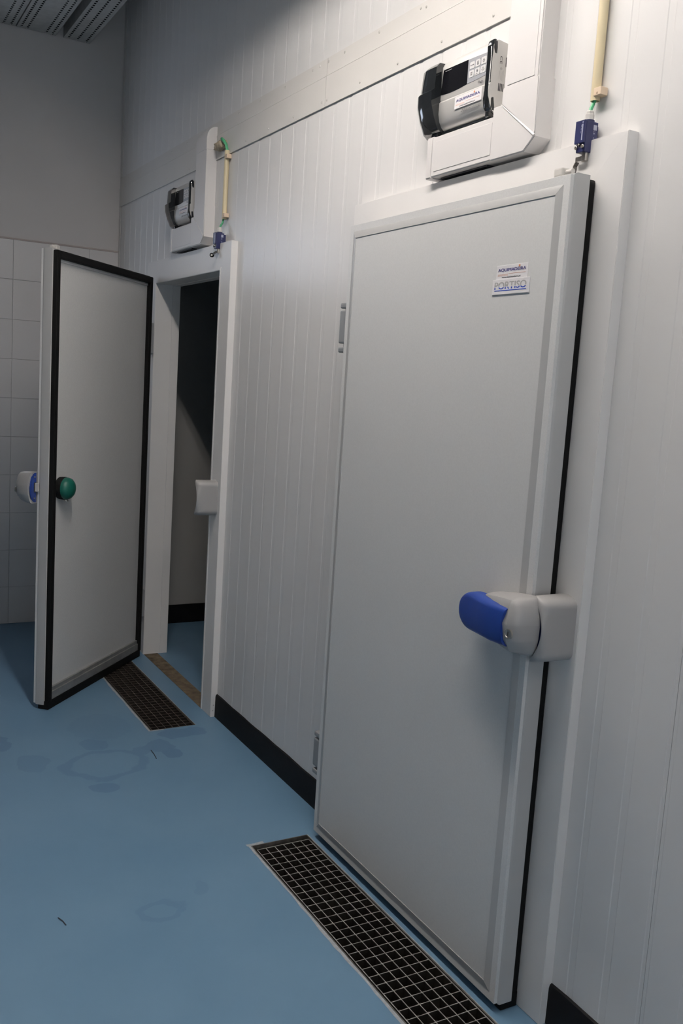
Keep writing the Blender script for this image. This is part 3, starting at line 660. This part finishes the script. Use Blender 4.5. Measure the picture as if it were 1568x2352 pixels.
# ------------------------------------------------------------------ limit switches and conduits
def limit_switch(ox, label, pressed):
    r = root('limit_switch', label, 'limit switch', (ox + .888, 0, 2.10), group='limit switches above the doors'); fy, by = -.052, -.0135
    x0, x1, zb, zt = ox + .8735, ox + .9035, 2.100, 2.168
    bm = bmesh.new(); box(bm, x0 + .002, x1, fy + .003, by, zb, zt, bev=.002); body = mk('body', bm, SWBLUE, r)
    box_ = lambda *a, **k: B(tuple(a), **k)
    mk('front_cover', box_(x0 - .0008, x1 - .0012, fy - .0015, fy + .004, zb + .019, zt + .001, bev=.0012), SWBLUE, body)
    mk('mount', box_(x0 + .003, x0 + .016, by, -.0002 if True else 0, 2.132, zt - .004), SWBLUE, body)
    mk('white_stripe', box_(x1 - .0090, x1 - .0055, fy - .0019, fy - .0012, zb + .025, zt - .008), SWPRINT, body)
    for k_ in range(3): mk('print_line', box_(x1 - .0118, x1 - .0112, fy - .0018, fy - .0012, zb + .040 + .007 * k_, zb + .045 + .007 * k_), SWPRINT, body)
    bm = bmesh.new(); lathe(bm, (x1 - .0072, fy - .0012, zt - .004), (0, -1, 0), [(0, .0018), (.0006, .0018)], 12); mk('white_stripe', bm, SWPRINT, body)
    for sx in (x0 + .0045, x1 - .0055):
        bm = bmesh.new(); lathe(bm, (sx, fy + .002, zb + .0105 + (sx - x0) * .05), (0, -1, 0), [(0, .0042), (.0030, .0042), (.0036, .0034), (.0034, .002), (.0022, .0018)], 12); mk('screw', bm, STEEL, body)
    bm = bmesh.new(); lathe(bm, ((x0 + x1) / 2 - .0025, fy + .002, zb + .016), (0, -1, 0), [(0, .0030), (.0025, .0030), (.0032, .002)], 12); mk('screw', bm, STEEL, body)
    mk('mark', text_bm('CE', .009, .005, side_frame(x1 + .0004, by - .014, 2.149), bold=.01), SWPRINT, body)
    mk('mark', B((x1, x1 + .0004, by - .014, by - .004, 2.150, 2.161)), SWPRINT, body)
    for k_ in range(3): mk('mark', B((x1, x1 + .0004, by - .013 + .004 * k_, by - .012 + .004 * k_, 2.118, 2.134 - .003 * k_)), SWPRINT, body)
    gx, gy = (x0 + x1) / 2 + .001, (fy + by) / 2 + .003
    bm = bmesh.new(); lathe(bm, (gx, gy, zt - .001), (0, 0, 1), [(0, .0125), (.005, .0125), (.006, .0115)], 20); mk('neck', bm, SWBLUE, r, smooth=30)
    bm = bmesh.new(); lathe(bm, (gx, gy, zt + .005), (0, 0, 1), [(0, .0105), (.012, .0105), (.013, .0092), (.018, .0092), (.0205, .0075), (.0205, .004)], 8); mk('gland', bm, GLAND, r)
    cx, cy = ox + .884, -.0125
    if pressed: pts = [(gx, gy, zt + .02), (gx, gy + .002, zt + .03), (cx - .001, cy - .004, 2.212), (cx, cy, 2.226), (cx, cy, 2.26)]
    else: pts = [(gx, gy, zt + .02), (gx - .001, gy + .003, zt + .032), (cx - .002, cy - .003, 2.215), (cx, cy, 2.235), (cx, cy, 2.26)]
    bm = bmesh.new(); tube(bm, pts, .0042, 12); mk('cable', bm, GREEN, r, smooth=60)
    # lever below the body
    lx = x1 - .0115; ly = (fy + by) / 2 - .002
    bm = bmesh.new(); cyl(bm, (lx, ly, zb + .002), (lx, ly, zb - .0175), .0075, n=20); cyl(bm, (lx, ly, zb - .0178), (lx, ly, zb - .0182), .0030, n=12); hd = mk('plunger', bm, STEEL, r, smooth=30)
    if pressed:
        mk('lever_arm', B((lx - .024, lx - .002, ly - .0062, ly - .0048, zb - .017, zb - .006), bev=.0005), STEEL, r)
        bm = bmesh.new(); pth = [(lx - .0235, zb - .016), (lx - .0245, zb - .026), (lx - .019, zb - .034), (lx - .0165, zb - .044), (lx - .0190, zb - .054)]
        rings = [[(x - .0007, ly - .006 - .005 * i, z), (x + .0007, ly - .006 - .005 * i, z), (x + .0007, ly + .006 - .005 * i, z), (x - .0007, ly + .006 - .005 * i, z)] for i, (x, z) in enumerate(pth)]
        loft(bm, rings); mk('lever', bm, DARKST, r)
    else:
        a = Vector((lx - .004, ly - .006, zb - .012)); b = Vector((lx - .020, ly - .020, zb - .027))
        bm = bmesh.new(); tube(bm, [a, a.lerp(b, .5), b], .0050, 8); mk('lever', bm, STEEL, r, smooth=50)
        bm = bmesh.new(); ax = Vector((.75, -.62, -.1)); lathe(bm, b - ax * .004, ax, [(-.001, .0045), (0, .0095), (.008, .0095), (.009, .0080), (.009, .0045), (.004, .0045)], 22); mk('roller', bm, BLACKR, r, smooth=30)
        bm = bmesh.new(); lathe(bm, b - ax * .004, ax, [(0, .0044), (.0095, .0044), (.011, .003)], 12); mk('roller_pin', bm, GLAND, r, smooth=30)
    return r
limit_switch(NX, 'blue limit switch with lever resting on the closed door', True)
limit_switch(FX - .018, 'blue limit switch with black roller above the open doorway', False)
def conduit(ox, label, z0, z1, clips):
    r = root('conduit', label, 'conduit', (ox + .884, -.0125, z0), group='conduits above the doors'); cx, cy, R = ox + .884, -.0125, .0108
    bm = bmesh.new(); n = 24
    ring = lambda z, q: [(cx + q * math.cos(2 * math.pi * i / n), cy + q * math.sin(2 * math.pi * i / n), z) for i in range(n)]
    loft(bm, [ring(z0 + .02, R - .0016), ring(z0, R - .0016), ring(z0, R), ring(z1, R), ring(z1, R - .0016), ring(z1 - .02, R - .0016)], cap=False)
    mk('pipe', bm, CREAM, r, smooth=40)
    for z in clips:
        bm = bmesh.new(); box(bm, cx + .004, cx + .027, -.0235, -.002, z - .0085, z + .0085, bev=.0012); c_ = mk('clip', bm, CLIP, r)
        mk('clip_back', B((cx - .014, cx + .022, -.0032, -.0002, z - .0085, z + .0085), bev=.0008), CLIP, c_)
        mk('clip_slot', B((cx + .013, cx + .018, -.0240, -.0233, z - .0060, z - .0020)), mat('clip_shadow', (.40, .28, .19), .7), c_)
    return r
conduit(NX, 'cream plastic conduit running up the wall beside the closed door', 2.219, TRAYZ, [2.236, 2.9])
conduit(FX - .022 + .012, 'short cream conduit with two clips above the open doorway', 2.230, 2.520, [2.244, 2.492])
# where the far cable enters the wall: foam and the looping cable end
fx = FX - .010 + .884
r = root('cable_entry', 'foam blob and green cable loop where the cable enters the panels', 'cable entry', (fx - .07, -.005, 2.55))
bm = bmesh.new(); bmesh.ops.create_icosphere(bm, subdivisions=3, radius=1)
rn = random.Random(3)
for v in bm.verts:
    k = 1 + .16 * math.sin(v.co.x * 5 + 1) * math.cos(v.co.z * 6) + .10 * math.sin(v.co.z * 11 + v.co.y * 7)
    x, y, z = v.co * k; v.co = Vector((fx - .075 + x * .052, -.016 + y * .022, 2.552 + z * .020))
mk('foam', bm, FOAM, r, smooth=60)
bm = bmesh.new(); tube(bm, [(fx - .036, -.004, 2.556), (fx - .034, -.022, 2.566), (fx - .024, -.030, 2.570), (fx - .010, -.028, 2.562), (fx - .002, -.018, 2.545), (fx, -.0125, 2.520), (fx, -.0125, 2.49)], .0065, 12); mk('cable', bm, GREEN, r, smooth=60)
bm = bmesh.new(); lathe(bm, (fx - .036, -.0052, 2.556), (0, -1, 0), [(0, .015), (.004, .015), (.006, .012), (.006, .004)], 18); mk('grommet', bm, FOAM, r)

# ------------------------------------------------------------------ cable trays and the tube lamp
def tray(y0, y1, label, lip):
    r = root('cable_tray', label, 'cable tray', (W + 2, (y0 + y1) / 2, TRAYZ), group='cable trays under the ceiling')
    x0, x1 = W + .004, 3.2
    bm = bmesh.new(); px = .030; w = y1 - y0; rows = [w * .10, w * .26, w * .74, w * .90] if w > .18 else [w * .16, w * .5, w * .84]
    n = int((x1 - x0) / px); cut = [0]
    for q in rows: cut += [q - .0055, q + .0055]
    cut.append(w); V = {}
    def vert(i, j):
        if (i, j) not in V:
            k, s_ = divmod(i, 2); V[(i, j)] = bm.verts.new((x0 + k * px + (.016 if s_ else 0), y0 + cut[j], TRAYZ))
        return V[(i, j)]
    for i in range(2 * n):
        for j in range(len(cut) - 1):
            hole = j % 2 == 1 and (i + (j // 2) * 0) % 2 == 0
            if not hole: bm.faces.new((vert(i, j), vert(i + 1, j), vert(i + 1, j + 1), vert(i, j + 1)))
    mk('tray_base', bm, TRAYM, r)
    k = int(w / .024)
    for i in range(k):
        bm = bmesh.new(); yy = y0 + w * (i + .5) / k; cyl(bm, (x0, yy, TRAYZ + .014), (x1 - .05, yy, TRAYZ + .014), .0125, n=8); mk('cable', bm, BLACKR, r, smooth=60)  # unseen cables added so the tray slots read black
    mk('tray_side', B((x0, x0 + n * px, y0 - .0012, y0, TRAYZ, TRAYZ + lip), (x0, x0 + n * px, y0 - .0012, y0 + .01, TRAYZ + lip, TRAYZ + lip + .0012)), GALV, r)
    mk('tray_side', B((x0, x0 + n * px, y1, y1 + .0012, TRAYZ, TRAYZ + lip), (x0, x0 + n * px, y1 - .01, y1 + .0012, TRAYZ + lip, TRAYZ + lip + .0012)), GALV, r)
    return r
tray(-.350, -.205, 'narrow perforated metal cable tray next to the panel wall', .06)
tray(-.604, -.394, 'wide perforated metal cable tray between two others', .06)
tray(-.850, -.612, 'wide perforated metal cable tray farthest from the panel wall', .06)
def lamp(x0, y, z, ln, ceil, tm, label):
    r = root('tube_lamp', label, 'lamp', (x0 + ln / 2, y, z), group='tube lamps of the room')
    bm = bmesh.new(); prof = [(-.085, -.046), (-.070, .020), (-.03, .060), (.03, .060), (.070, .020), (.085, -.046), (.083, -.047), (.028, .050), (-.028, .050), (-.083, -.047)]  # unseen skirts shaped deep to hold lamp light off the upper wall
    poly(bm, [(x0, y + a, z + b) for a, b in prof], [(x0 + ln, y + a, z + b) for a, b in prof]); mk('housing', bm, CASING, r)
    for dy in (-.032, .032):
        bm = bmesh.new(); cyl(bm, (x0 + .03, y + dy, z + .008), (x0 + ln - .03, y + dy, z + .008), .013, n=10); mk('tube', bm, tm, r)
    for xx in (x0, x0 + ln - .028): mk('tube_holder', B((xx, xx + .028, y - .055, y + .055, z - .012, z + .052), bev=.003), CASING, r)
    for xx in (x0 + .25, x0 + ln - .25): mk('hanger', (lambda bm: (cyl(bm, (xx, y, z + .058), (xx, y, ceil), .004, n=8), bm)[1])(bmesh.new()), STEEL, r)
lamp(-.62, -.735, 3.235, 2.12, TRAYZ, TUBE, 'tube lamp hung under the cable trays above the closed door')
lamp(2.3, -.735, 3.235, 1.55, TRAYZ, ADDTUBE, 'added unseen tube lamp under the cable trays past the closed door')
lamp(-.4, -2.75, 3.35, 1.25, CEIL, FILLTUBE, 'added unseen fill lamp hung from the ceiling across the room')

# ------------------------------------------------------------------ slivers on the floor
for i, (a, b, lab) in enumerate((((-.952, -.395), (-.864, -.401), 'thin dark sliver lying on the floor near the middle skirting'), ((.096, -.997), (.140, -.985), 'short dark sliver lying on the open floor away from the wall'))):
    bm = bmesh.new(); tube(bm, [(a[0], a[1], .0016), ((a[0] + b[0]) / 2, (a[1] + b[1]) / 2 + .002, .0022), (b[0], b[1], .0016)], .0016, 6)
    o = mk('floor_sliver', bm, DIRT); tag(o, lab, 'debris', 'slivers on the floor')
